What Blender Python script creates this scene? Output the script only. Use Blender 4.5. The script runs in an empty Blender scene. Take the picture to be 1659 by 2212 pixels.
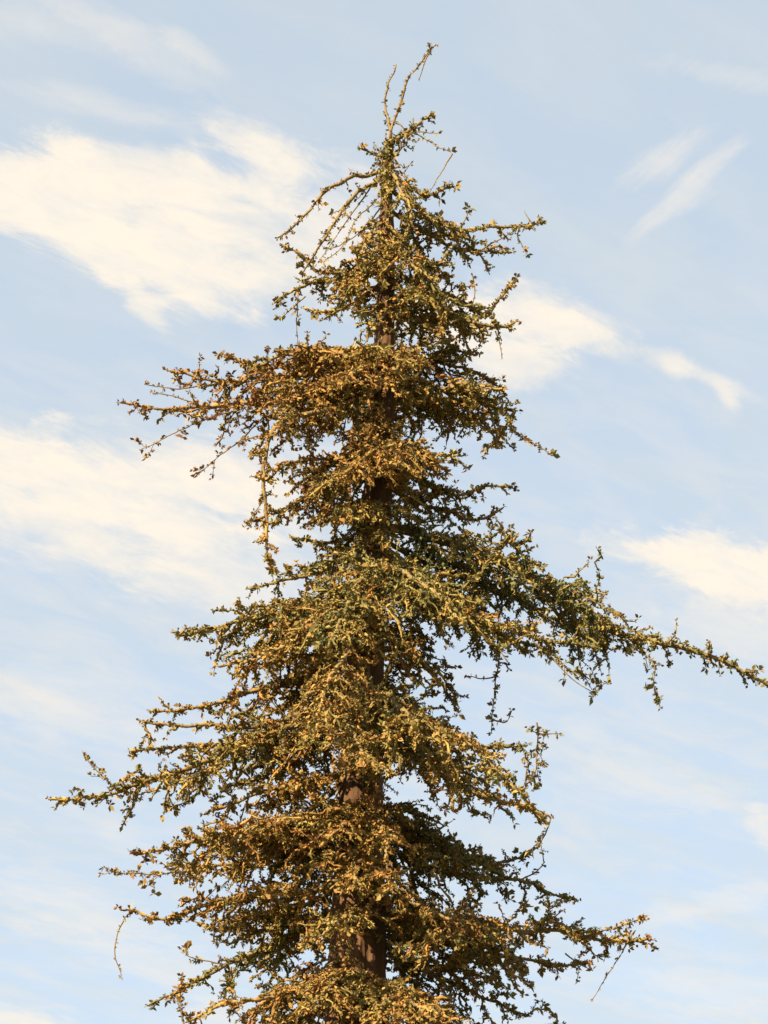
import bpy, math
import numpy as np

rng = np.random.default_rng(20240)
scene = bpy.context.scene
COL = scene.collection

# ------------------------------------------------------------------ camera
CAM = np.array([0.0, -18.0, 1.6])
PITCH = math.radians(25.0)
LENS = 112.0
T = 18.0 / LENS                      # tan of half the vertical field of view
W0, H0 = 1659.0, 2212.0              # measuring grid used while surveying the tree
FWD = np.array([0, math.cos(PITCH), math.sin(PITCH)])
UP = np.array([0, -math.sin(PITCH), math.cos(PITCH)])
RIGHT = np.array([1.0, 0, 0])


def ray(px, py):
    return FWD + RIGHT * ((px - W0 / 2) / (H0 / 2) * T) + UP * (-(py - H0 / 2) / (H0 / 2) * T)


def P(px, py, y=0.0):
    """surveyed bearing + distance -> world point"""
    d = ray(px, py)
    return CAM + d * ((y - CAM[1]) / d[1])


cam_data = bpy.data.cameras.new("camera")
cam_data.lens = LENS
cam_data.sensor_width = 36.0
cam_data.sensor_fit = 'AUTO'
cam_data.clip_end = 5000
cam = bpy.data.objects.new("camera", cam_data)
cam.location = CAM
cam.rotation_euler = (math.pi / 2 + PITCH, 0, 0)
COL.objects.link(cam)
scene.camera = cam

# ------------------------------------------------------------------ materials


def new_mat(name):
    m = bpy.data.materials.new(name)
    m.use_nodes = True
    nt = m.node_tree
    nt.nodes.clear()
    return m, nt, nt.nodes, nt.links


def ramp(N, stops):
    r = N.new('ShaderNodeValToRGB')
    e = r.color_ramp.elements
    while len(e) < len(stops):
        e.new(0.5)
    for el, (p, c) in zip(e, stops):
        el.position = p
        el.color = (*c, 1)
    return r


def needle_material():
    m, nt, N, L = new_mat("cedar_needles")
    out = N.new('ShaderNodeOutputMaterial')
    at = N.new('ShaderNodeAttribute')
    at.attribute_name = 'tint'
    sep = N.new('ShaderNodeSeparateColor')
    L.new(at.outputs['Color'], sep.inputs[0])
    rp = ramp(N, [(0.0, (0.102, 0.116, 0.048)), (0.30, (0.170, 0.152, 0.052)),
                  (0.55, (0.240, 0.174, 0.053)), (0.80, (0.272, 0.148, 0.044)), (1.0, (0.138, 0.070, 0.030))])
    L.new(sep.outputs[0], rp.inputs[0])
    mul = N.new('ShaderNodeVectorMath')
    mul.operation = 'SCALE'
    L.new(rp.outputs[0], mul.inputs[0])
    L.new(sep.outputs[1], mul.inputs['Scale'])
    pb = N.new('ShaderNodeBsdfPrincipled')
    pb.inputs['Roughness'].default_value = 0.62
    pb.inputs['Specular IOR Level'].default_value = 0.10
    L.new(mul.outputs[0], pb.inputs['Base Color'])
    tr = N.new('ShaderNodeBsdfTranslucent')
    L.new(mul.outputs[0], tr.inputs['Color'])
    mx = N.new('ShaderNodeMixShader')
    mx.inputs[0].default_value = 0.08
    L.new(pb.outputs[0], mx.inputs[1])
    L.new(tr.outputs[0], mx.inputs[2])
    L.new(mx.outputs[0], out.inputs[0])
    return m


def bark_material(name, dark, light, scale, bump):
    m, nt, N, L = new_mat(name)
    out = N.new('ShaderNodeOutputMaterial')
    tc = N.new('ShaderNodeTexCoord')
    mp = N.new('ShaderNodeMapping')
    mp.inputs['Scale'].default_value = (1, 1, 0.22)
    L.new(tc.outputs['Object'], mp.inputs[0])
    n1 = N.new('ShaderNodeTexNoise')
    n1.inputs['Scale'].default_value = scale
    n1.inputs['Detail'].default_value = 8
    n1.inputs['Roughness'].default_value = 0.65
    L.new(mp.outputs[0], n1.inputs['Vector'])
    v = N.new('ShaderNodeTexVoronoi')
    v.inputs['Scale'].default_value = scale * 1.3
    L.new(mp.outputs[0], v.inputs['Vector'])
    rp = ramp(N, [(0.25, dark), (0.55, tuple((a + b) / 2 for a, b in zip(dark, light))), (0.8, light)])
    L.new(n1.outputs[0], rp.inputs[0])
    add = N.new('ShaderNodeMath')
    add.operation = 'ADD'
    L.new(n1.outputs[0], add.inputs[0])
    L.new(v.outputs['Distance'], add.inputs[1])
    bp = N.new('ShaderNodeBump')
    bp.inputs['Strength'].default_value = bump
    bp.inputs['Distance'].default_value = 0.02
    L.new(add.outputs[0], bp.inputs['Height'])
    pb = N.new('ShaderNodeBsdfPrincipled')
    pb.inputs['Roughness'].default_value = 0.85
    pb.inputs['Specular IOR Level'].default_value = 0.2
    L.new(rp.outputs[0], pb.inputs['Base Color'])
    L.new(bp.outputs[0], pb.inputs['Normal'])
    L.new(pb.outputs[0], out.inputs[0])
    return m


M_NEEDLE = needle_material()
M_TRUNK = bark_material("trunk_bark", (0.028, 0.015, 0.008), (0.165, 0.088, 0.042), 16, 0.9)
M_TWIG = bark_material("twig_bark", (0.085, 0.062, 0.028), (0.24, 0.175, 0.08), 30, 0.4)


def ground_material():
    m, nt, N, L = new_mat("dry_grass_ground")
    out = N.new('ShaderNodeOutputMaterial')
    tc = N.new('ShaderNodeTexCoord')
    n1 = N.new('ShaderNodeTexNoise')
    n1.inputs['Scale'].default_value = 0.6
    n1.inputs['Detail'].default_value = 10
    L.new(tc.outputs['Object'], n1.inputs['Vector'])
    rp = ramp(N, [(0.3, (0.035, 0.045, 0.018)), (0.55, (0.08, 0.075, 0.03)), (0.8, (0.13, 0.10, 0.05))])
    L.new(n1.outputs[0], rp.inputs[0])
    pb = N.new('ShaderNodeBsdfPrincipled')
    pb.inputs['Roughness'].default_value = 0.95
    L.new(rp.outputs[0], pb.inputs['Base Color'])
    L.new(pb.outputs[0], out.inputs[0])
    return m


# ------------------------------------------------------------------ mesh helpers
def make_obj(name, verts, faces_quads, mat, parent=None, tris=None, smooth=False, tint=None):
    me = bpy.data.meshes.new(name)
    verts = np.asarray(verts, dtype=np.float32)
    q = np.asarray(faces_quads, dtype=np.int32).reshape(-1, 4)
    loops = q.ravel()
    me.vertices.add(len(verts))
    me.vertices.foreach_set('co', verts.ravel())
    me.loops.add(len(loops))
    me.loops.foreach_set('vertex_index', loops)
    me.polygons.add(len(q))
    me.polygons.foreach_set('loop_start', np.arange(0, len(loops), 4, dtype=np.int32))
    if smooth:
        me.polygons.foreach_set('use_smooth', np.ones(len(q), dtype=bool))
    if tint is not None:
        a = me.attributes.new('tint', 'FLOAT_COLOR', 'POINT')
        a.data.foreach_set('color', np.asarray(tint, dtype=np.float32).ravel())
    me.update(calc_edges=True)
    me.validate()
    me.materials.append(mat)
    o = bpy.data.objects.new(name, me)
    COL.objects.link(o)
    if parent is not None:
        o.parent = parent
    return o


class Wood:
    """collects tubes (batches of equal point count) into one mesh"""

    def __init__(self):
        self.v, self.f, self.n = [], [], 0

    def tubes(self, pts, rad, sides):
        pts = np.asarray(pts, float)
        if pts.ndim == 2:
            pts = pts[None]
            rad = np.asarray(rad)[None]
        n, p, _ = pts.shape
        if n == 0:
            return
        tan = np.gradient(pts, axis=1)
        tan /= np.linalg.norm(tan, axis=2, keepdims=True) + 1e-9
        ref = np.where(np.abs(tan[..., 2:3]) > 0.85, np.array([1.0, 0.1, 0]), np.array([0.0, 0.05, 1.0]))
        a = np.cross(tan, ref)
        a /= np.linalg.norm(a, axis=2, keepdims=True) + 1e-9
        b = np.cross(tan, a)
        ang = np.arange(sides) * 2 * math.pi / sides
        ring = (pts[:, :, None, :] + rad[:, :, None, None] *
                (np.cos(ang)[None, None, :, None] * a[:, :, None, :] + np.sin(ang)[None, None, :, None] * b[:, :, None, :]))
        self.v.append(ring.reshape(-1, 3))
        i = np.arange(n)[:, None, None] * (p * sides)
        j = np.arange(p - 1)[None, :, None] * sides
        k = np.arange(sides)[None, None, :]
        k2 = (k + 1) % sides
        base = i + j + self.n
        q = np.stack([base + k, base + k2, base + sides + k2, base + sides + k], axis=-1)
        self.f.append(q.reshape(-1, 4))
        self.n += n * p * sides

    def build(self, name, mat, parent):
        return make_obj(name, np.concatenate(self.v), np.concatenate(self.f), mat, parent, smooth=True)


def resample(pts, step):
    """Catmull-Rom through the points, then even spacing"""
    pts = np.asarray(pts, float)
    ext = np.vstack([2 * pts[0] - pts[1], pts, 2 * pts[-1] - pts[-2]])
    out = []
    for i in range(1, len(ext) - 2):
        p0, p1, p2, p3 = ext[i - 1:i + 3]
        t = np.linspace(0, 1, 12, endpoint=False)[:, None]
        out.append(0.5 * (2 * p1 + (p2 - p0) * t + (2 * p0 - 5 * p1 + 4 * p2 - p3) * t ** 2 + (3 * p1 - p0 - 3 * p2 + p3) * t ** 3))
    out.append(pts[-1:])
    c = np.vstack(out)
    d = np.r_[0, np.cumsum(np.linalg.norm(np.diff(c, axis=0), axis=1))]
    n = max(4, int(d[-1] / step) + 1)
    s = np.linspace(0, d[-1], n)
    return np.stack([np.interp(s, d, c[:, k]) for k in range(3)], axis=1), d[-1]


def unit(v):
    return v / (np.linalg.norm(v, axis=-1, keepdims=True) + 1e-9)


# ------------------------------------------------------------------ needles
BLADES = 6


def foliage_mesh(name, centers, axes, hue, size, parent, sleeves):
    n = len(centers)
    B = BLADES
    c = np.repeat(centers, B, axis=0)
    ax = np.repeat(axes, B, axis=0)
    d = rng.normal(size=(n * B, 3))
    d = unit(d)
    d = unit(d + ax * 0.75)
    ln = np.repeat(size, B) * rng.uniform(0.55, 1.15, n * B)
    w = ln * rng.uniform(0.18, 0.34, n * B)
    s = unit(np.cross(d, rng.normal(size=(n * B, 3))))
    nrm = np.cross(d, s)
    base = c + d * (ln * 0.05)[:, None]
    mid = c + d * (ln * 0.55)[:, None] + nrm * (ln * rng.uniform(-0.12, 0.12, n * B))[:, None]
    tip = c + d * ln[:, None] + np.array([0, 0, -1.0]) * (ln * 0.10)[:, None]
    v = np.stack([base, mid + s * w[:, None], tip, mid - s * w[:, None]], axis=1).reshape(-1, 3)
    f = np.arange(n * B * 4).reshape(-1, 4)
    h = np.repeat(hue, B) + rng.normal(0, 0.07, n * B)
    val = np.repeat(rng.uniform(0.6, 1.15, n), B) * rng.uniform(0.9, 1.1, n * B)
    t = np.stack([np.clip(h, 0, 1), val, np.zeros_like(h), np.ones_like(h)], axis=1)
    t = np.repeat(t, 4, axis=0)
    V, F, TT, cnt = [v], [f], [t], len(v)
    for pts, rad, hu in sleeves:                       # needle-covered shoots: knobbly sleeves round each twig
        m, p, _ = pts.shape
        sd = 6
        w = Wood()
        rr = rad * np.clip(rng.lognormal(-0.06, 0.40, (m, p)), 0.45, 1.75)
        rr[:, -1] *= 0.45
        w.tubes(pts, rr, sd)
        vv = np.concatenate(w.v)
        rep = np.repeat(rr.reshape(-1), sd)
        vv = vv + rng.normal(0, 0.30, vv.shape) * rep[:, None]
        V.append(vv - ROOT)
        F.append(np.concatenate(w.f) + cnt)
        cnt += len(vv)
        hh = np.repeat(hu, p * sd) + np.repeat(rng.normal(0, 0.05, m * p), sd)
        va = np.repeat(rng.uniform(0.6, 1.25, m), p * sd) * np.repeat(rng.uniform(0.65, 1.25, m * p), sd)
        TT.append(np.stack([np.clip(hh, 0, 1), va, 0 * hh, 0 * hh + 1], axis=1))
    return make_obj(name, np.concatenate(V), np.concatenate(F), M_NEEDLE, parent, tint=np.concatenate(TT))


# ------------------------------------------------------------------ the cedar
root_pos = P(766, 2212)
tree = bpy.data.objects.new("cedar_tree", None)
tree['label'] = "tall ragged olive brown cedar with bare leaning leader twigs against the cloudy sky"
tree['category'] = "tree"
COL.objects.link(tree)

TRUNK = [(845, 285, 3), (841, 315, 6), (838, 350, 9), (835, 420, 15), (836, 520, 20), (833, 640, 23), (830, 740, 26),
         (826, 860, 29), (822, 980, 33), (812, 1120, 37), (798, 1260, 41), (788, 1420, 45), (782, 1600, 49),
         (778, 1760, 54), (774, 1920, 60), (771, 2060, 66), (766, 2212, 70), (760, 2420, 76)]
PPM = 346.0


def trunk_at(py):
    a = np.array(TRUNK, float)
    return float(np.interp(py, a[:, 1], a[:, 0])), float(np.interp(py, a[:, 1], a[:, 2])) / PPM * 0.86


tr_pts = [P(x, y, 0) for x, y, r in TRUNK]
tr_rad = [r / PPM * 0.86 for x, y, r in TRUNK]
low = tr_pts[-1]
for z, r in ((4.0, 0.235), (2.0, 0.275), (0.7, 0.32), (0.2, 0.42), (-0.3, 0.55)):
    tr_pts.append(np.array([low[0] - 0.01 * (low[2] - z), 0.02 * (low[2] - z), z]))
    tr_rad.append(r)
ROOT = np.array([tr_pts[-1][0], tr_pts[-1][1], 0.0])
tree.location = ROOT
tr_pts = np.array(tr_pts)
d = np.r_[0, np.cumsum(np.linalg.norm(np.diff(tr_pts, axis=0), axis=1))]
s = np.linspace(0, d[-1], 420)
axis = np.stack([np.interp(s, d, tr_pts[:, k]) for k in range(3)], axis=1)
for _ in range(6):
    axis[1:-1] = (axis[:-2] + axis[1:-1] * 2 + axis[2:]) / 4
rad = np.interp(s, d, tr_rad)
sides = 40
ang = np.arange(sides) * 2 * math.pi / sides
fis = np.zeros((len(s), sides))
for k in range(16):                                   # bark ridges that wander up the stem
    f = rng.integers(4, 15)
    ph = rng.uniform(0, 6.28) + np.cumsum(rng.normal(0, 0.10, len(s)))
    fis += np.sin(f * ang[None, :] + ph[:, None]) * rng.uniform(0.3, 1) / 16
fis += rng.normal(0, 0.07, fis.shape)
rr = rad[:, None] * (1 + 0.30 * fis)
ring = axis[:, None, :] + rr[..., None] * np.stack([np.cos(ang), np.sin(ang), 0 * ang], axis=1)[None]
v = ring.reshape(-1, 3) - ROOT
j = np.arange(len(s) - 1)[:, None] * sides
k = np.arange(sides)[None]
k2 = (k + 1) % sides
quads = np.stack([j + k, j + sides + k, j + sides + k2, j + k2], axis=-1).reshape(-1, 4)
make_obj("trunk", v, quads, M_TRUNK, tree, smooth=True)

UPV = np.array([0, 0, 1.0])


NBR, NTW = 12, 9


class Bough:
    def __init__(self, hue):
        self.wood = Wood()
        self.c, self.a, self.h, self.s = [], [], [], []
        self.sl = []
        self.hue = hue

    def tufts(self, line, step, start=0.0, size=0.032, fwd=0.4, skip=0.06, hue=None):
        """needle rosettes along a polyline"""
        d = np.r_[0, np.cumsum(np.linalg.norm(np.diff(line, axis=0), axis=1))]
        L = d[-1]
        n = int(L * (1 - start) / step)
        if n < 1:
            n = 1
        s = start * L + (np.arange(n) + rng.uniform(0.2, 0.8, n)) * step
        s = np.r_[s[rng.random(n) > skip], L]
        s = np.clip(s, 0, L)
        p = np.stack([np.interp(s, d, line[:, k]) for k in range(3)], axis=1)
        tn = unit(np.stack([np.interp(s, d, np.gradient(line[:, k])) for k in range(3)], axis=1))
        ax = unit(unit(rng.normal(size=p.shape)) * 0.8 + tn * fwd + UPV * 0.45)
        p = p + ax * 0.005
        m = len(p)
        self.c.append(p)
        self.a.append(ax)
        self.h.append((np.full(m, hue) + rng.normal(0, 0.06, m)) if hue is not None else (np.full(m, self.hue) + rng.normal(0, 0.13, m)))
        sz = size * np.where(rng.random(m) < 0.22, rng.uniform(1.2, 1.75, m), rng.uniform(0.65, 1.1, m))
        sz[-1] *= 1.35
        self.s.append(sz)

    def twig(self, base, direction, length, droop, wig=0.05, n=6):
        t = np.linspace(0, 1, n)[:, None]
        w = np.cumsum(rng.normal(0, wig, (n, 3)), axis=0) * length / math.sqrt(6 * n)
        w -= w[0]
        return base + direction * length * t + w - UPV * droop * length * t ** 1.8

    def main(self, pts, spread, r0, start=0.12, leafy=0.3, dens=1.0, droop=0.35, tail=0.15, tuft=0.023, thick=1.0):
        line, L = resample(pts, 0.04)
        n = len(line)
        w = np.cumsum(rng.normal(0, 0.0045, (n, 3)), axis=0)
        w -= np.linspace(0, 1, n)[:, None] * w[-1]
        line = line + w
        tt = np.linspace(0, 1, n)
        self.wood.tubes(line, r0 * (1 - tt) ** 0.8 + 0.0045, 7)
        self.tufts(line, 0.020, start=leafy, size=tuft)
        i0 = int(leafy * (n - 1))
        if n - i0 > 4 and spread > 0:
            fine, _ = resample(line[i0:], 0.018)
            self.sl.append((fine[None], (0.0065 + 0.3 * r0 * np.linspace(1, 0.2, len(fine)))[None] * thick, np.array([self.hue])))
        if spread <= 0:
            return line
        d = np.linspace(0, L, n)
        s = L * start
        side = 1
        br, tw = [], []
        while s < L * 0.985:
            u = s / L
            long = 1.7 if rng.random() < 0.10 else 1.0
            env = (min(1.0, 0.45 + u * 2.2)) * (1 - u) ** 0.75
            if u > 1 - tail:
                env *= 0.22
            ln = max(0.05, spread * env * rng.uniform(0.5, 1.2) * long + 0.04)
            i = min(n - 2, int(u * (n - 1)))
            base = line[i]
            tn = unit(line[i + 1] - line[max(0, i - 1)])
            sd = np.cross(tn, UPV)
            if np.linalg.norm(sd) < 0.2:
                sd = np.array([1.0, 0, 0])
            sd = unit(sd) * side
            a = math.radians(rng.uniform(38, 72))
            dr = tn * math.cos(a) + sd * math.sin(a) + UPV * rng.normal(0.03, 0.20)
            b = self.twig(base, unit(dr), ln, droop * (rng.uniform(0.2, 1.4) if rng.random() < 0.8 else 1.6), 0.36, NBR)
            br.append((b, ln))
            # twigs on the branchlet
            s2 = ln * 0.15
            sd2 = 1
            while s2 < ln * 0.97:
                u2 = s2 / ln
                l2 = (0.05 + 0.45 * ln * (1 - u2) ** 0.7) * rng.uniform(0.35, 1.25)
                l2 = min(l2, 0.34)
                k = min(NBR - 2, int(u2 * (NBR - 1)))
                f = u2 * (NBR - 1) - k
                p2 = b[k] * (1 - f) + b[k + 1] * f
                t2 = unit(b[k + 1] - b[k])
                q = unit(np.cross(t2, UPV) + 1e-4) * sd2
                a2 = math.radians(rng.uniform(35, 75))
                d2 = unit(t2 * math.cos(a2) + q * math.sin(a2) + UPV * rng.normal(0, 0.30))
                tw.append(self.twig(p2, d2, l2, 0.25 * rng.uniform(-0.3, 1.6), 0.55, NTW))
                s2 += rng.uniform(0.052, 0.118)
                sd2 = -sd2
            s += rng.uniform(0.045, 0.095) / (dens * (1.45 if 0.08 < u < 0.62 else 1.0))
            side = -side
        hb = self.hue + rng.normal(0, 0.13, len(br))
        for (b, ln), hu in zip(br, hb):
            self.tufts(b, 0.022, start=0.12, size=tuft, hue=hu)
        if br:
            ar = np.array([b for b, _ in br])
            t6 = np.linspace(1, 0.3, NBR)[None]
            self.wood.tubes(ar, np.array([0.004 + 0.007 * l for _, l in br])[:, None] * t6, 4)
            self.sl.append((ar[:, 1:], np.linspace(0.0066, 0.0050, NBR - 1)[None] * np.ones((len(br), 1)) * thick, hb))
        ht = self.hue + rng.normal(0, 0.16, len(tw))
        for t, hu in zip(tw, ht):
            self.tufts(t, 0.022, start=0.1, size=tuft * 0.95, hue=hu)
        if tw:
            ar = np.array(tw)
            self.sl.append((ar, np.linspace(0.0054, 0.0044, NTW)[None] * np.ones((len(tw), 1)) * thick, ht))
        return line

    def strand(self, pts, r=0.0055, step=0.035, size=0.026, twigs=0.0, skip=0.1):
        """one long thin shoot with spaced tufts"""
        line, L = resample(pts, 0.025)
        n = len(line)
        line = line + np.cumsum(rng.normal(0, 0.002, (n, 3)), axis=0)
        self.wood.tubes(line, np.linspace(r, r * 0.45, n), 5)
        self.tufts(line, step, start=0.08, size=size, skip=skip)
        if twigs > 0:
            tw = []
            for i in range(2, n - 1):
                if rng.random() < twigs:
                    tn = unit(line[i + 1] - line[i - 1])
                    dr = unit(tn * 0.6 + unit(rng.normal(size=3)))
                    t = self.twig(line[i], dr, rng.uniform(0.03, 0.10), 0.3, 0.1, 4)
                    tw.append(t)
                    self.tufts(t, 0.026, start=0.2, size=size)
            if tw:
                self.wood.tubes(np.array(tw), np.full((len(tw), 4), 0.0025), 3)

    def bare(self, pts, r=0.005):
        line, L = resample(pts, 0.03)
        self.wood.tubes(line, np.linspace(r, r * 0.5, len(line)), 5)

    def build(self, name, label=None):
        for i in range(len(self.wood.v)):
            self.wood.v[i] = self.wood.v[i] - ROOT
        b = self.wood.build(name, M_TWIG, tree)
        if label:
            b['label'] = label
        if self.c:
            foliage_mesh("foliage", np.concatenate(self.c) - ROOT, np.concatenate(self.a),
                         np.concatenate(self.h), np.concatenate(self.s), b, self.sl)
        return b


NB = 0


def px(pts):
    return [P(*p) if len(p) == 3 else P(p[0], p[1], 0) for p in pts]


def bough(root, pts, spread=0.35, hue=0.5, strands=(), bares=(), label=None, name="branch", forks=True, **kw):
    """root: height on the stem; pts: surveyed (x, y, depth) of the main axis"""
    global NB
    NB += 1
    x, r = trunk_at(root)
    B = Bough(0.53 + (hue - 0.54) * 0.85 + rng.normal(0, 0.04))
    if root < 720:
        kw['dens'] = kw.get('dens', 1.0) * 0.75        # the young top is thin
    full = [P(x, root, 0)] + px(pts)
    L = sum(np.linalg.norm(full[i + 1] - full[i]) for i in range(len(full) - 1))
    line = B.main(full, spread, 0.0035 + 0.0075 * L if spread > 0 else 0.0048, **kw)
    if forks and spread >= 0.26 and L > 0.6:
        for sd in (-1, 1):                              # side limbs, one to each side
            u = rng.uniform(0.15, 0.42)
            i = int(u * (len(line) - 1))
            tn = unit(line[min(i + 3, len(line) - 1)] - line[max(0, i - 3)])
            side = unit(np.cross(tn, np.array([0, 0, 1.0]))) * sd
            a = math.radians(rng.uniform(30, 55))
            dr = unit(tn * math.cos(a) + side * math.sin(a) + np.array([0, 0, rng.normal(0.02, 0.12)]))
            l2 = L * rng.uniform(0.28, 0.44) * min(1, 1.6 / (L + .2))
            p = [line[i] + dr * l2 * t - np.array([0, 0, 0.22 * l2 * t * t]) for t in (0, .33, .66, 1)]
            B.main(p, spread * 0.75, 0.004 + 0.008 * l2, start=.08, leafy=.15, droop=kw.get('droop', .35))
    for st in strands:
        if isinstance(st, dict):
            st = dict(st)
            B.strand(px(st.pop('p')), **st)
        else:
            B.strand(px(st))
    for st in bares:
        B.bare(px(st))
    return B.build(name, label)


# ---- leading shoots
bough(285, [(858, 240, 0), (868, 205, -.02), (884, 170, -.03), (908, 135, -.04), (930, 108, -.04), (942, 96, -.04)], 0, 0.62,
      leafy=0.05, tuft=0.020, name="leader", label="long bare leader shoot leaning right with a bud near its tip",
      strands=[dict(p=[(932, 118, -.04), (928, 100, -.05)], size=.022, step=.008),
               dict(p=[(858, 240, 0), (866, 228, -.05)], size=.03, step=.012),
               dict(p=[(922, 120, -.04), (912, 148, -.02), (903, 175, 0)], size=.012)])
bough(300, [(832, 255, .02), (825, 225, .03), (824, 207, .03), (836, 178, .04), (855, 143, .05)], 0, 0.5, leafy=0.1, tuft=0.016,
      name="leader", label="thin short leader shoot left of the main one", strands=[[(846, 300, 0), (835, 260, .05), (830, 240, .05)]])
# ---- crown tip
bough(330, [(868, 296, 0), (905, 270, .03), (932, 248, .03)], 0.05, 0.55, tuft=0.026,
      strands=[dict(p=[(842, 290, -.03), (836, 330, -.04), (838, 380, -.06), (830, 440, -.07)], twigs=.8, step=.012), dict(p=[(850, 300, .0), (846, 350, -.04), (850, 410, -.06)], twigs=.8, step=.012),
               dict(p=[(835, 305, .0), (828, 350, -.04), (822, 400, -.06)], twigs=.8, step=.012), dict(p=[(850, 262, .0), (868, 270, 0), (880, 300, 0), (862, 325, 0)], twigs=.4),
               [(868, 296, 0), (905, 288, -.03), (946, 292, -.05)], [(890, 284, 0), (918, 300, -.05), (945, 318, -.08), (976, 332, -.1)],
               dict(p=[(976, 334, -.1), (958, 365, -.1), (940, 392, -.12), (924, 420, -.12)], size=.010)])
bough(345, [(812, 335, -.03), (790, 325, -.05), (775, 318, -.05)], 0.04, 0.5, tuft=0.024,
      strands=[[(838, 350, 0), (815, 322, .05), (808, 312, .05)], [(846, 365, 0), (870, 375, .0), (884, 355, 0)]])
bough(362, [(795, 378, 0), (760, 382, -.05), (735, 398, -.08), (700, 418, -.1), (650, 470, -.1), (600, 514, -.12)], 0.03, 0.55,
      tuft=0.020, tail=.5, droop=.6, thick=.6, dens=.5, leafy=.15)
bough(385, [(800, 400, 0), (765, 425, -.1), (725, 478, -.15), (690, 530, -.18), (655, 588, -.2)], 0.03, 0.5, tuft=0.020, droop=.8, thick=.6, dens=.5,
      strands=[[(800, 405, 0), (770, 450, .05), (735, 500, .1), (690, 560, .1)], [(815, 430, 0), (775, 470, -.2), (745, 530, -.25), (700, 570, -.3)],
               [(820, 450, 0), (780, 500, .2), (730, 535, .2), (700, 545, .2)]])
bough(360, [(860, 400, -.2), (885, 440, -.35), (880, 500, -.45)], 0.16, 0.5, droop=.8)
bough(385, [(880, 405, -.05), (918, 425, -.08), (950, 412, -.1), (982, 402, -.1)], 0.08, 0.5, tuft=0.028)
bough(400, [(895, 440, -.1), (935, 470, -.15), (985, 498, -.2), (1060, 490, -.2), (1120, 486, -.22), (1175, 482, -.22)], 0.16, 0.55, tail=.4,
      strands=[[(990, 498, -.2), (1004, 470, -.2), (1010, 452, -.2)], [(1125, 487, -.22), (1118, 510, -.22), (1128, 530, -.22), (1140, 548, -.22)],
               [(1040, 540, 0), (1085, 515, -.1), (1130, 488, -.2)], dict(p=[(1148, 484, -.2), (1138, 470, -.2), (1132, 458, -.2)], size=.006)])
bough(450, [(900, 490, .1), (970, 530, .15), (1040, 548, .15), (1106, 546, .15)], 0.30, 0.52, dens=1.2)
bough(470, [(800, 510, -.3), (780, 550, -.45)], 0.18, 0.5, droop=.6)
bough(520, [(760, 575, .0), (690, 580, .0), (650, 550, -.05), (616, 530, -.05)], 0.20, 0.72, tail=.35)
bough(545, [(760, 590, .0), (690, 605, .05), (640, 625, .05), (592, 655, .05)], 0.22, 0.40, tail=.3)
bough(540, [(880, 570, -.35), (940, 610, -.6)], 0.28, 0.55, droop=.6)
bough(560, [(770, 600, -.35), (730, 625, -.6)], 0.28, 0.5, droop=.5)
bough(590, [(930, 625, .0), (1000, 655, .0), (1045, 685, -.05), (1075, 650, -.1), (1110, 606, -.1)], 0.30, 0.55, tail=.25,
      strands=[[(1018, 590, 0), (1024, 625, 0), (1020, 655, 0)], [(1085, 640, -.1), (1100, 620, -.05), (1112, 602, 0)]])
bough(600, [(920, 650, -.2), (1000, 690, -.3), (1060, 705, -.3), (1106, 708, -.3)], 0.34, 0.5, tail=.2,
      strands=[dict(p=[(1070, 715, -.3), (1080, 745, -.3), (1086, 776, -.3)], size=.014)])
bough(620, [(880, 690, .45), (930, 760, .9)], 0.34, 0.5)
bough(600, [(780, 650, .3), (710, 670, .45), (655, 665, .5)], 0.28, 0.42, strands=[[(660, 640, 0), (640, 655, 0), (600, 690, 0)],
      [(648, 615, .1), (645, 660, .1), (645, 705, .1), (648, 755, .1)]])
for (yy, xs, ln, hu) in ((500, 22, 95, .5), (655, -30, 110, .5), (885, -25, 75, .65), (915, 25, 70, .6), (1105, 20, 110, .5), (1135, -40, 120, .42)):
    x, r_ = trunk_at(yy)
    bough(yy, [(x + xs * .5, yy + 12, -.15), (x + xs, yy + ln * .35, -.32), (x + xs * 1.3, yy + ln * .75, -.42)], 0.15, hu, droop=.5, start=.08, leafy=.1)
# ---- long left tier
bough(740, [(760, 762, -.1), (690, 778, -.2), (620, 775, -.2), (560, 800, -.2), (480, 768, -.2)], 0.32, 0.72, tail=.2)
bough(770, [(740, 795, .0), (640, 800, .05), (540, 812, .05), (450, 815, .05), (360, 800, .05)], 0.42, 0.78, dens=1.2, tail=.12,
      strands=[[(430, 820, 0), (428, 800, 0), (428, 775, 0)], [(440, 830, 0), (380, 838, 0), (312, 828, 0)], [(560, 800, 0), (520, 785, 0), (475, 762, -.1)]])
bough(815, [(720, 850, -.15), (600, 868, -.2), (480, 878, -.2), (370, 886, -.2), (258, 870, -.2)], 0.40, 0.80, dens=1.2, tail=.3,
      strands=[[(450, 890, -.1), (400, 860, -.1), (330, 845, -.1)], dict(p=[(520, 885, -.2), (440, 905, -.2), (380, 932, -.2), (310, 966, -.2)], twigs=.35),
               dict(p=[(580, 890, -.1), (520, 950, -.1), (470, 985, -.1), (418, 1030, -.1)], twigs=.35)])
bough(830, [(720, 880, -.35), (620, 900, -.55), (575, 960, -.6), (565, 1040, -.6), (570, 1110, -.6), (572, 1190, -.6), (588, 1235, -.6)], 0.20, 0.72,
      tail=.45, leafy=.1, forks=False, strands=[dict(p=[(568, 1060, -.6), (560, 1090, -.6), (525, 1140, -.6)], twigs=.5, step=.02)])
bough(760, [(900, 770, .1), (970, 785, .1), (1035, 805, .1), (1088, 842, .1)], 0.32, 0.6, tail=.2)
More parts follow.
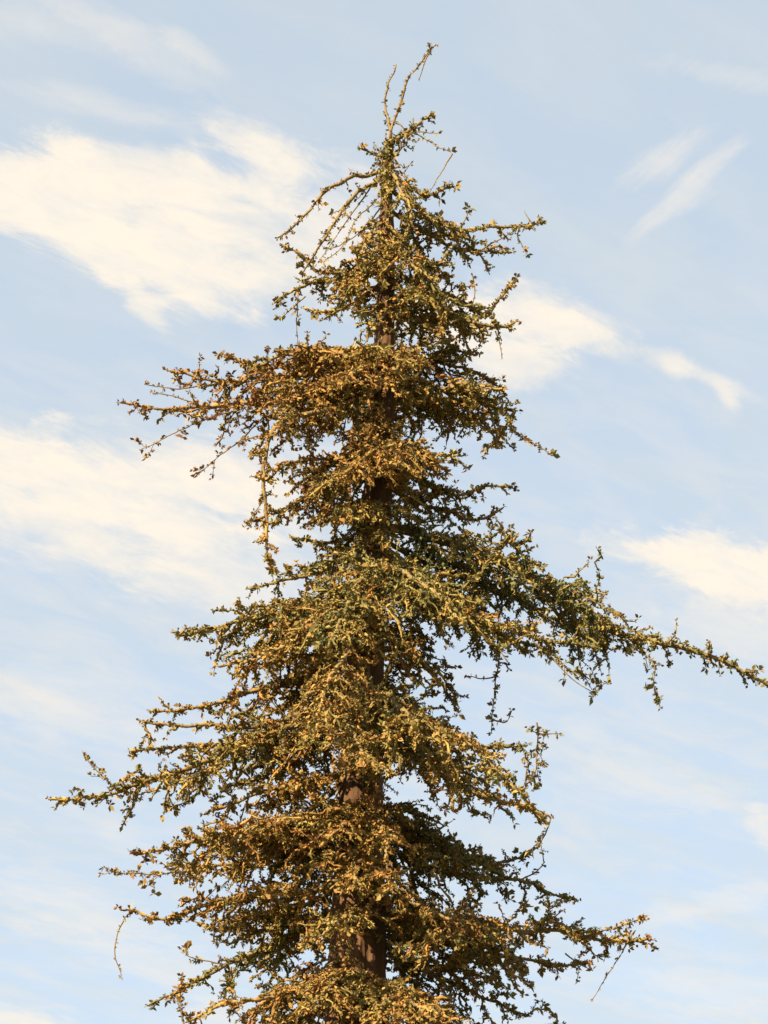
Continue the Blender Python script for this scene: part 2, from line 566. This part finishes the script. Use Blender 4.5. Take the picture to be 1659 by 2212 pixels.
bough(800, [(920, 835, -.1), (1000, 850, -.15), (1060, 880, -.15), (1112, 890, -.15), (1090, 930, -.15), (1045, 985, -.15)], 0.30, 0.55, tail=.35,
      strands=[dict(p=[(1095, 915, -.15), (1130, 945, -.15), (1160, 962, -.15), (1190, 985, -.15)], twigs=.3, step=.025)])
bough(820, [(920, 880, .2), (1010, 900, .3), (1070, 905, .3)], 0.35, 0.5, dens=1.4)
bough(750, [(850, 765, -.4), (880, 790, -.8)], 0.34, 0.72, droop=.4)
bough(790, [(770, 795, -.5), (740, 825, -.9)], 0.36, 0.75, droop=.4)
bough(780, [(860, 850, .5), (890, 930, 1.0)], 0.40, 0.5)
bough(800, [(770, 860, .5), (720, 930, 1.0)], 0.40, 0.6)
# ---- narrow waist
bough(950, [(900, 980, -.2), (970, 990, -.3), (1015, 1015, -.3)], 0.30, 0.6, start=.3, leafy=.3)
bough(990, [(900, 1030, .0), (985, 1068, .0), (1050, 1052, .0), (1108, 1050, .0)], 0.26, 0.6, tail=.3, forks=False)
bough(1040, [(900, 1080, .1), (970, 1100, .15), (1030, 1122, .15), (1088, 1096, .15)], 0.22, 0.6, tail=.25, forks=False)
bough(1135, [(870, 1138, 0), (920, 1130, -.05), (962, 1122, -.05)], 0, 0.6, leafy=.9, tuft=0.015, label="short bare snapped branch stub")
bough(960, [(740, 990, -.2), (650, 1005, -.3), (590, 1018, -.3), (545, 1030, -.3)], 0.36, 0.75)
bough(1010, [(740, 1050, .1), (670, 1075, .15), (600, 1105, .15), (540, 1128, .15)], 0.26, 0.7, tail=.2)
bough(960, [(850, 975, -.5), (865, 1000, -.9)], 0.40, 0.72, droop=.5)
bough(990, [(770, 1000, -.5), (730, 1030, -.9)], 0.38, 0.72, droop=.5)
bough(1000, [(870, 1080, .5), (890, 1140, .8)], 0.28, 0.5, forks=False)
bough(1080, [(770, 1100, -.4), (745, 1130, -.65)], 0.30, 0.6, droop=.5)
bough(1130, [(740, 1165, .0), (690, 1172, .0), (625, 1160, .0)], 0.16, 0.45, tail=.3)
bough(1160, [(740, 1205, .0), (680, 1235, .0), (600, 1258, .0), (536, 1272, .0)], 0.20, 0.42, tail=.3, dens=.8,
      strands=[dict(p=[(570, 1200, .0), (585, 1225, 0), (610, 1255, .0)], twigs=.3)])
bough(1190, [(740, 1200, .3), (690, 1250, .6)], 0.26, 0.4, dens=.8)
# ---- long right bough and the tier below it
bough(1160, [(900, 1205, .15), (1020, 1250, .25), (1130, 1300, .3), (1230, 1355, .3)], 0.38, 0.34, dens=1.5, droop=.3, forks=False)
bough(1130, [(900, 1155, -.05), (1020, 1195, -.1), (1130, 1240, -.15), (1220, 1295, -.2), (1300, 1350, -.25), (1370, 1372, -.25),
             (1480, 1392, -.25), (1580, 1432, -.25), (1665, 1482, -.25), (1720, 1530, -.25)], 0.62, 0.36, dens=1.7, tail=.46, forks=False, droop=.25, leafy=.03, start=.05,
      strands=[dict(p=[(1300, 1350, -.2), (1370, 1395, -.3), (1412, 1430, -.35), (1412, 1470, -.35), (1420, 1512, -.35)], twigs=.5, step=.02),
               dict(p=[(1450, 1385, -.25), (1462, 1365, -.25), (1464, 1342, -.25)], step=.018),
               dict(p=[(1150, 1385, -.1), (1220, 1440, -.1), (1270, 1462, -.1), (1312, 1474, -.1)], twigs=.6, step=.02)],
      bares=[[(1190, 1420, -.1), (1240, 1470, -.1), (1292, 1502, -.1)], [(1070, 1215, -.4), (1120, 1245, -.42), (1165, 1275, -.45)]],
      label="long olive branch sweeping far out to the right")
bough(1170, [(900, 1245, -.2), (1000, 1325, -.4), (1100, 1362, -.5), (1200, 1390, -.6), (1290, 1400, -.6)], 0.36, 0.42, dens=1.3, droop=.3)
bough(1180, [(900, 1260, .1), (1000, 1320, .2), (1100, 1380, .3), (1200, 1410, .3)], 0.40, 0.5, dens=1.1,
      strands=[dict(p=[(1082, 1380, .1), (1075, 1450, .1), (1068, 1520, .1), (1064, 1585, .1)], twigs=.15),
               dict(p=[(1075, 1462, .1), (1040, 1466, .1), (1005, 1462, .1)]), dict(p=[(1064, 1555, .1), (1095, 1560, .1), (1108, 1535, .1)], twigs=.2)])
bough(1200, [(880, 1250, -.6), (960, 1300, -1.0), (1000, 1350, -1.2)], 0.44, 0.36, droop=.6)
bough(1240, [(740, 1285, -.1), (640, 1318, -.2), (540, 1342, -.25), (455, 1368, -.25), (380, 1374, -.25)], 0.46, 0.42, dens=1.7, tail=.12)
bough(1270, [(740, 1330, -.4), (650, 1370, -.7), (560, 1420, -.8), (470, 1440, -.8)], 0.44, 0.66, dens=1.6, tail=.1)
bough(1250, [(780, 1280, -.6), (740, 1330, -1.1), (710, 1400, -1.4)], 0.44, 0.42, droop=.6)
bough(1330, [(770, 1380, -.5), (720, 1450, -1.0), (690, 1530, -1.3), (680, 1590, -1.4)], 0.32, 0.68, droop=.6)
bough(1330, [(870, 1400, .3), (940, 1460, .5), (990, 1540, .6)], 0.34, 0.5, label="shaded branch hanging behind the trunk")
bough(1380, [(700, 1440, .2), (620, 1480, .2), (520, 1500, .1), (420, 1522, .1), (322, 1535, .1)], 0.28, 0.66, tail=.35)
bough(1420, [(690, 1490, .6), (600, 1530, .9), (520, 1570, 1.0)], 0.30, 0.45)
bough(1440, [(640, 1540, .0), (540, 1575, .0), (450, 1565, .0), (390, 1570, .0), (312, 1558, .0), (332, 1602, .0)], 0.20, 0.5, tail=.4, dens=.8,
      bares=[[(690, 1640, -.1), (640, 1570, -.15), (580, 1510, -.2)], [(520, 1580, 0), (545, 1540, 0), (560, 1505, 0)], [(690, 1600, .1), (620, 1555, .15), (570, 1490, .2)]])
bough(1480, [(660, 1560, .1), (540, 1600, .1), (420, 1605, .1), (350, 1610, .1), (280, 1622, .1)], 0.26, 0.5, tail=.3)
bough(1500, [(660, 1560, -.2), (540, 1610, -.3), (420, 1655, -.4), (300, 1692, -.4), (200, 1722, -.4), (104, 1727, -.4)], 0.46, 0.55, dens=1.5, tail=.22, forks=False, start=.30, leafy=.3,
      strands=[dict(p=[(250, 1700, -.4), (215, 1672, -.4), (180, 1635, -.4)], twigs=.4, step=.018)], label="long left branch with a forked olive tip")
bough(1520, [(660, 1620, .3), (560, 1680, .4), (480, 1700, .4)], 0.40, 0.5, dens=1.1)
# big lit boughs hanging in front, right of the stem
bough(1420, [(800, 1490, -.6), (900, 1570, -1.0), (1010, 1610, -1.2), (1100, 1690, -1.3), (1180, 1780, -1.3)], 0.50, 0.56, dens=1.5, droop=.4, forks=False, start=.3, leafy=.3)
bough(1490, [(880, 1560, -.3), (980, 1600, -.4), (1080, 1612, -.5), (1140, 1610, -.5)], 0.36, 0.45, dens=1.2,
      strands=[dict(p=[(1160, 1560, -.5), (1162, 1590, -.5), (1158, 1640, -.5), (1152, 1690, -.5)], twigs=.6, step=.014), dict(p=[(1160, 1585, -.5), (1205, 1585, -.5)], step=.02),
               dict(p=[(1120, 1600, -.5), (1140, 1640, -.5), (1130, 1700, -.5)], twigs=.4)])
bough(1480, [(750, 1540, -.7), (780, 1610, -1.2), (820, 1670, -1.5)], 0.40, 0.60, droop=.5, forks=False, start=.25, dens=1.3)
bough(1490, [(880, 1570, .3), (980, 1650, .5), (1060, 1700, .6)], 0.42, 0.5)
bough(1560, [(900, 1640, -.5), (1000, 1700, -.8), (1100, 1740, -.9), (1190, 1765, -.9)], 0.42, 0.62, dens=1.2,
      strands=[dict(p=[(1188, 1770, -.9), (1172, 1815, -.9), (1140, 1850, -.9)], twigs=.4)])
# ---- lower tiers
bough(1640, [(680, 1690, -.2), (590, 1710, -.3), (500, 1740, -.3), (440, 1760, -.3)], 0.34, 0.66, tail=.1,
      bares=[[(600, 1730, 0), (560, 1790, 0), (500, 1840, 0)]])
bough(1730, [(750, 1775, -.5), (720, 1800, -.7), (690, 1830, -.8)], 0.24, 0.68, droop=.5, forks=False)
bough(1730, [(825, 1785, -.5), (835, 1820, -.8), (835, 1860, -.9)], 0.26, 0.74, droop=.5, forks=False)
bough(1700, [(680, 1770, .3), (560, 1800, .4), (440, 1810, .4), (392, 1796, .4)], 0.30, 0.4, tail=.2)
bough(1720, [(660, 1780, -.3), (560, 1806, -.4), (450, 1825, -.5), (350, 1838, -.5), (288, 1846, -.5)], 0.46, 0.72, dens=1.9, start=.2,
      strands=[dict(p=[(420, 1880, -.3), (330, 1886, -.3), (236, 1880, -.3)], twigs=.5, step=.02)])
bough(1740, [(660, 1820, .35), (560, 1850, .45), (460, 1865, .4), (360, 1870, .3)], 0.46, 0.6, dens=1.8)
bough(1720, [(680, 1830, .6), (600, 1890, 1.0)], 0.44, 0.4)
bough(1720, [(880, 1790, .4), (980, 1840, .6), (1080, 1880, .7)], 0.40, 0.4, dens=.9)
bough(1740, [(900, 1810, .35), (1010, 1850, .45), (1100, 1850, .45), (1160, 1830, .4)], 0.34, 0.5)
bough(1820, [(820, 1880, -.6), (850, 1930, -1.0)], 0.32, 0.78, droop=.6, forks=False, start=.25)
bough(1820, [(770, 1870, -.5), (765, 1920, -.9)], 0.28, 0.74, droop=.6, forks=False)
bough(1890, [(900, 1950, -.4), (990, 1985, -.6), (1080, 2010, -.6)], 0.34, 0.78, forks=False)
bough(1800, [(900, 1860, .2), (1020, 1890, .2), (1130, 1905, .2), (1200, 1935, .2), (1250, 1945, .2)], 0.30, 0.42, tail=.2,
      strands=[dict(p=[(1130, 1900, .2), (1175, 1870, .2), (1170, 1820, .2)], twigs=.3)])
bough(1870, [(680, 1920, -.2), (560, 1930, -.3), (450, 1955, -.3), (360, 1985, -.3), (280, 1964, -.3)], 0.36, 0.68, tail=.3, dens=1.4, forks=False, start=.22, leafy=.2,
      strands=[dict(p=[(284, 1964, -.3), (262, 1995, -.3), (252, 2030, -.3), (250, 2065, -.3), (265, 2106, -.3)], size=.018),
               dict(p=[(430, 1965, -.3), (440, 1945, -.3), (470, 1915, -.3)])], label="left branch ending in a thin drooping shoot")
bough(1890, [(680, 1950, .2), (580, 1980, .3), (480, 2010, .3), (420, 1990, .3)], 0.34, 0.6)
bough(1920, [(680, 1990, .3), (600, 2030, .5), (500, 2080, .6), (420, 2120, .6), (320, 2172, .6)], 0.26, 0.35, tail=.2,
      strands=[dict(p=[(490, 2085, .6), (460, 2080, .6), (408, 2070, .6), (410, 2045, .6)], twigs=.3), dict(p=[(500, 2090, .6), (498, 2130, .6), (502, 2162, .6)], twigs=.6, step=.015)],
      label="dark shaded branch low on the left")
bough(1900, [(880, 1960, -.1), (1000, 2000, -.2), (1120, 2015, -.3), (1220, 2010, -.3), (1310, 2030, -.3), (1412, 2030, -.3)], 0.44, 0.72, tail=.15, dens=1.6,
      strands=[dict(p=[(1270, 2020, -.3), (1330, 2000, -.3), (1386, 1985, -.3)], twigs=.7, step=.014),
               dict(p=[(1372, 2010, -.3), (1340, 2062, -.3), (1305, 2115, -.3), (1276, 2165, -.3)], size=.013)])
bough(1930, [(880, 2000, .3), (1000, 2050, .4), (1120, 2070, .4), (1230, 2085, .4), (1275, 2080, .4)], 0.38, 0.62, dens=1.4,
      strands=[dict(p=[(1220, 2060, .3), (1255, 2085, .3), (1280, 2098, .3)], twigs=.4)])
bough(1950, [(860, 2010, .7), (950, 2090, 1.0)], 0.40, 0.45)
bough(1960, [(740, 1990, -.6), (690, 2030, -.9), (640, 2050, -1.0)], 0.26, 0.62, droop=.4, forks=False)
bough(2110, [(840, 2160, -.6), (870, 2200, -1.0)], 0.34, 0.72, droop=.7, forks=False)
bough(2010, [(880, 2080, .2), (990, 2140, .3), (1090, 2180, .3), (1145, 2195, .3)], 0.34, 0.6, strands=[dict(p=[(1120, 2195, .3), (1148, 2185, .3), (1160, 2160, .3)])])
bough(2050, [(680, 2110, -.3), (580, 2150, -.5), (480, 2170, -.5), (400, 2208, -.5)], 0.32, 0.70, tail=.2,
      strands=[dict(p=[(398, 2212, -.5), (390, 2170, -.5), (394, 2110, -.5)], twigs=.7, step=.015, size=.03)])
bough(2090, [(860, 2140, -.5), (930, 2180, -.9), (990, 2200, -1.0)], 0.42, 0.66, droop=.5)
bough(2100, [(720, 2130, -.5), (660, 2180, -.9)], 0.40, 0.66, droop=.5)
bough(2100, [(900, 2190, .2), (1020, 2230, .3), (1150, 2240, .2), (1205, 2205, .1), (1172, 2168, .1)], 0.30, 0.6, tail=.3)
bough(2130, [(680, 2200, .3), (560, 2230, .4), (420, 2250, .4)], 0.36, 0.6)
bough(2180, [(820, 2230, -.6), (850, 2260, -1.1)], 0.42, 0.66, droop=.5)
bough(2210, [(700, 2250, -.2), (560, 2290, -.3), (420, 2320, -.3)], 0.42, 0.62)
bough(2210, [(900, 2260, -.2), (1040, 2300, -.3), (1180, 2330, -.3)], 0.42, 0.62)
bough(2200, [(850, 2260, .6), (900, 2330, 1.2)], 0.42, 0.5)
bough(2240, [(750, 2300, -.6), (760, 2340, -1.2)], 0.42, 0.62)
print("branches", NB)

# ------------------------------------------------------------------ ground
g = 1500.0
gv = [(-g, -g, 0), (g, -g, 0), (g, g, 0), (-g, g, 0)]
ground = make_obj("ground", gv, [(0, 1, 2, 3)], ground_material())
ground['kind'] = 'structure'
ground['label'] = "dry grassy ground the cedar stands on"

# ------------------------------------------------------------------ sun and sky
SUN_EL = math.radians(39)
sx, sy = -0.70, -0.71
SUN_ROT = math.atan2(sx, sy)
sun = bpy.data.lights.new("sun", 'SUN')
sun.energy = 5.0
sun.angle = math.radians(0.5)
sun.color = (1.0, 0.78, 0.50)
so = bpy.data.objects.new("sun", sun)
h = math.hypot(sx, sy)
to_sun = np.array([sx / h * math.cos(SUN_EL), sy / h * math.cos(SUN_EL), math.sin(SUN_EL)])
import mathutils
so.rotation_euler = mathutils.Vector(to_sun).to_track_quat('Z', 'Y').to_euler()
so.location = (-10, -15, 20)
COL.objects.link(so)

world = bpy.data.worlds.new("World")
scene.world = world
world.use_nodes = True
nt = world.node_tree
N, L = nt.nodes, nt.links
N.clear()
wout = N.new('ShaderNodeOutputWorld')
bg = N.new('ShaderNodeBackground')
bg.inputs['Strength'].default_value = 0.085
L.new(bg.outputs[0], wout.inputs[0])
sky = N.new('ShaderNodeTexSky')
sky.sky_type = 'NISHITA'
sky.sun_disc = False
sky.sun_elevation = SUN_EL
sky.sun_rotation = SUN_ROT
sky.air_density = 1.0
sky.dust_density = 1.0
sky.ozone_density = 1.0


def math_n(op, a, b=None, c=None, clamp=False):
    n = N.new('ShaderNodeMath')
    n.operation = op
    n.use_clamp = clamp
    for i, x in enumerate((a, b, c)):
        if x is None:
            continue
        if isinstance(x, (int, float)):
            n.inputs[i].default_value = x
        else:
            L.new(x, n.inputs[i])
    return n.outputs[0]


def dot_n(vec, w):
    n = N.new('ShaderNodeVectorMath')
    n.operation = 'DOT_PRODUCT'
    L.new(vec, n.inputs[0])
    n.inputs[1].default_value = w
    return n.outputs['Value']


# clouds lie in one flat layer overhead: direction -> point of that layer
tc = N.new('ShaderNodeTexCoord')
sp = N.new('ShaderNodeSeparateXYZ')
L.new(tc.outputs['Generated'], sp.inputs[0])
zz = math_n('MAXIMUM', sp.outputs[2], 0.03)
cx = math_n('DIVIDE', sp.outputs[0], zz)
cy = math_n('DIVIDE', sp.outputs[1], zz)
cb = N.new('ShaderNodeCombineXYZ')
L.new(cx, cb.inputs[0])
L.new(cy, cb.inputs[1])
cb.inputs[2].default_value = 1.0     # homogeneous 1, so that a dot product carries an offset
LAYER = cb.outputs[0]


def lay(px_, py_):
    d = ray(px_, py_)
    return np.array([d[0] / d[2], d[1] / d[2]])


def layer_frame(px_, py_):
    c = lay(px_, py_)
    e = 2.0
    J = np.stack([(lay(px_ + e, py_) - lay(px_ - e, py_)) / (2 * e), (lay(px_, py_ + e) - lay(px_, py_ - e)) / (2 * e)], axis=1)
    return c, np.linalg.inv(J)


def local(px_, py_, ang, a, b):
    """two dot-product vectors giving coordinates (u, v) of a patch of the layer"""
    c, Ji = layer_frame(px_, py_)
    t = math.radians(ang)
    R = np.array([[math.cos(t), math.sin(t)], [-math.sin(t), math.cos(t)]])
    M = np.diag([1 / a, 1 / b]) @ R @ Ji
    off = -M @ c
    return (M[0, 0], M[0, 1], off[0]), (M[1, 0], M[1, 1], off[1])


def noise(ang, a, b, detail, rough, seed, dist=0.0):
    u, v = local(W0 / 2, H0 / 2, ang, a, b)
    c = N.new('ShaderNodeCombineXYZ')
    L.new(dot_n(LAYER, u), c.inputs[0])
    L.new(dot_n(LAYER, v), c.inputs[1])
    c.inputs[2].default_value = seed
    n = N.new('ShaderNodeTexNoise')
    n.inputs['Scale'].default_value = 1.0
    n.inputs['Detail'].default_value = detail
    n.inputs['Roughness'].default_value = rough
    n.inputs['Distortion'].default_value = dist
    L.new(c.outputs[0], n.inputs['Vector'])
    return n.outputs[0]


edge = math_n('SUBTRACT', noise(16, 150, 60, 9, 0.66, 3.1, 0.35), 0.5)
edge_b = math_n('SUBTRACT', noise(-34, 120, 38, 8, 0.64, 8.7, 0.4), 0.5)
broad = math_n('SUBTRACT', noise(22, 420, 130, 4, 0.5, 5.5, 0.4), 0.5)

# cx, cy, angle, half length, half width, weight, softness, edge noise
CLOUDS = [
    (30, 400, 6, 230, 95, 1.0, .7, 0), (330, 395, 8, 320, 85, .9, .8, 0), (585, 350, 32, 150, 55, .7, 1.0, 0), (180, 500, 26, 270, 75, 1.0, .65, 0), (230, 440, 15, 190, 75, 1.0, .9, 0),
    (380, 580, 16, 200, 80, .85, .8, 0), (305, 650, 50, 75, 30, .7, .9, 0), (540, 480, 5, 250, 120, .6, 1.0, 0), (700, 500, 8, 220, 120, .6, 1.0, 0), (620, 620, 12, 160, 50, .4, 1.0, 0),
    (1010, 680, 10, 180, 70, .95, .8, 0), (1190, 690, 20, 155, 58, .95, .9, 0), (1100, 770, 10, 130, 60, .8, .9, 0),
    (1455, 785, 18, 60, 26, .75, 1.1, 0), (1540, 820, 24, 85, 20, .55, 1.1, 0), (1570, 855, 55, 50, 20, .7, 1.0, 0),
    (40, 1010, 10, 300, 80, 1.0, .8, 0), (330, 1060, 8, 330, 105, .9, .9, 0), (150, 1110, 14, 330, 120, .75, 1.0, 0), (420, 1180, 20, 280, 120, .65, 1.1, 0),
    (560, 1050, 0, 260, 100, .6, 1.0, 0), (500, 1290, 25, 220, 80, .35, 1.1, 0),
    (1640, 1250, 14, 280, 62, 1.15, .7, 0), (1430, 1210, 14, 200, 34, .75, .9, 0), (1600, 1210, 8, 200, 45, .9, .8, 0), (1600, 1370, 12, 260, 70, .45, 1.1, 0),
    (1430, 355, -30, 95, 36, .45, 1.15, 1), (1480, 415, -42, 120, 34, .42, 1.15, 1), (1545, 345, -36, 70, 24, .35, 1.15, 1), (1400, 480, -45, 80, 22, .25, 1.1, 1), (1560, 160, 10, 160, 25, .2, 1.1, 1),
    (250, 70, 28, 200, 45, .28, 1.1, 0), (420, 110, 35, 90, 22, .3, 1.0, 0), (40, 40, 10, 220, 60, .25, 1.1, 0), (250, 240, 15, 260, 30, .3, 1.1, 0),
    (180, 1560, 14, 300, 55, .35, 1.1, 0), (130, 1950, 18, 260, 60, .35, 1.1, 0), (330, 2080, 14, 240, 55, .3, 1.1, 0), (1450, 1700, 15, 250, 55, .3, 1.1, 0),
    (240, 1790, 25, 130, 22, .25, 1.0, 0), (1650, 1780, 60, 60, 35, .5, 1.0, 0), (40, 2215, 5, 150, 35, .7, 1.0, 0), (1560, 1950, -12, 220, 35, .35, 1.1, 0),
    (1280, 1590, 20, 90, 28, .25, 1.1, 0), (120, 1480, 10, 260, 60, .25, 1.1, 0), (1560, 2150, 10, 240, 70, .3, 1.1, 0), (460, 2190, 0, 120, 40, .3, 1.1, 0),
]
n_streak = math_n('MULTIPLY_ADD', edge, 2.2, math_n('MULTIPLY', broad, 0.9))
n_wisp = math_n('MULTIPLY_ADD', edge_b, 2.2, math_n('MULTIPLY', broad, 0.9))
mask = None
for (x, y, an, a, b, wgt, soft, kind) in CLOUDS:
    u, v = local(x, y, an, a * 1.12, b * 1.15)
    cm = N.new('ShaderNodeCombineXYZ')
    L.new(dot_n(LAYER, u), cm.inputs[0])
    L.new(dot_n(LAYER, v), cm.inputs[1])
    le = N.new('ShaderNodeVectorMath')
    le.operation = 'LENGTH'
    L.new(cm.outputs[0], le.inputs[0])
    r = math_n('ADD', le.outputs['Value'], n_wisp if kind else n_streak)
    mr = N.new('ShaderNodeMapRange')
    mr.interpolation_type = 'SMOOTHSTEP'
    L.new(r, mr.inputs[0])
    mr.inputs[1].default_value = 1.22
    mr.inputs[2].default_value = 1.15 - soft
    mr.inputs[3].default_value = 0.0
    mr.inputs[4].default_value = min(wgt, 1.0)
    if mask is None:
        mask = mr.outputs[0]
    else:                                             # union of two soft patches
        un = N.new('ShaderNodeMix')
        un.data_type = 'FLOAT'
        L.new(mr.outputs[0], un.inputs[0])
        L.new(mask, un.inputs[2])
        un.inputs[3].default_value = 1.0
        mask = un.outputs[0]
# thin veil all over
veil = N.new('ShaderNodeMapRange')
L.new(noise(24, 500, 130, 4, 0.5, 11.0, 0.5), veil.inputs[0])
veil.inputs[1].default_value = 0.40
veil.inputs[2].default_value = 0.75
veil.inputs[3].default_value = 0.68
veil.inputs[4].default_value = 0.84

CLOUD = (3.45, 3.12, 2.66)
VEIL = (2.27, 2.48, 2.52)


def mixc(f, a, colr):
    n = N.new('ShaderNodeMix')
    n.data_type = 'RGBA'
    L.new(f, n.inputs[0])
    L.new(a, n.inputs[6])
    n.inputs[7].default_value = (*colr, 1)
    return n.outputs[2]


c1 = mixc(veil.outputs[0], sky.outputs[0], VEIL)
mott = N.new('ShaderNodeMapRange')
L.new(noise(20, 230, 75, 7, 0.6, 21.0, 0.4), mott.inputs[0])
mott.inputs[1].default_value = 0.42
mott.inputs[2].default_value = 0.78
mott.inputs[3].default_value = 0.0
mott.inputs[4].default_value = 0.55
low = N.new('ShaderNodeMapRange')                    # the haze thickens towards the horizon
L.new(sp.outputs[2], low.inputs[0])
low.inputs[1].default_value = 0.52
low.inputs[2].default_value = 0.40
low.inputs[3].default_value = 0.2
low.inputs[4].default_value = 1.0
c1 = mixc(math_n('MULTIPLY', mott.outputs[0], low.outputs[0]), c1, (2.9, 2.78, 2.6))
thick = N.new('ShaderNodeMapRange')                  # thin places inside the clouds
L.new(noise(14, 130, 48, 9, 0.66, 31.0, 0.4), thick.inputs[0])
thick.inputs[1].default_value = 0.30
thick.inputs[2].default_value = 0.58
thick.inputs[3].default_value = 0.66
thick.inputs[4].default_value = 1.0
c2 = mixc(math_n('MULTIPLY', mask, thick.outputs[0]), c1, CLOUD)
L.new(c2, bg.inputs['Color'])

# ------------------------------------------------------------------ render settings
scene.view_settings.view_transform = 'Standard'
scene.view_settings.look = 'None'
scene.view_settings.exposure = 1.82
scene.view_settings.gamma = 1
scene.render.resolution_x, scene.render.resolution_y = 768, 1024
scene.render.engine = 'CYCLES'
scene.cycles.max_bounces = 5
scene.cycles.diffuse_bounces = 3
scene.cycles.transmission_bounces = 3
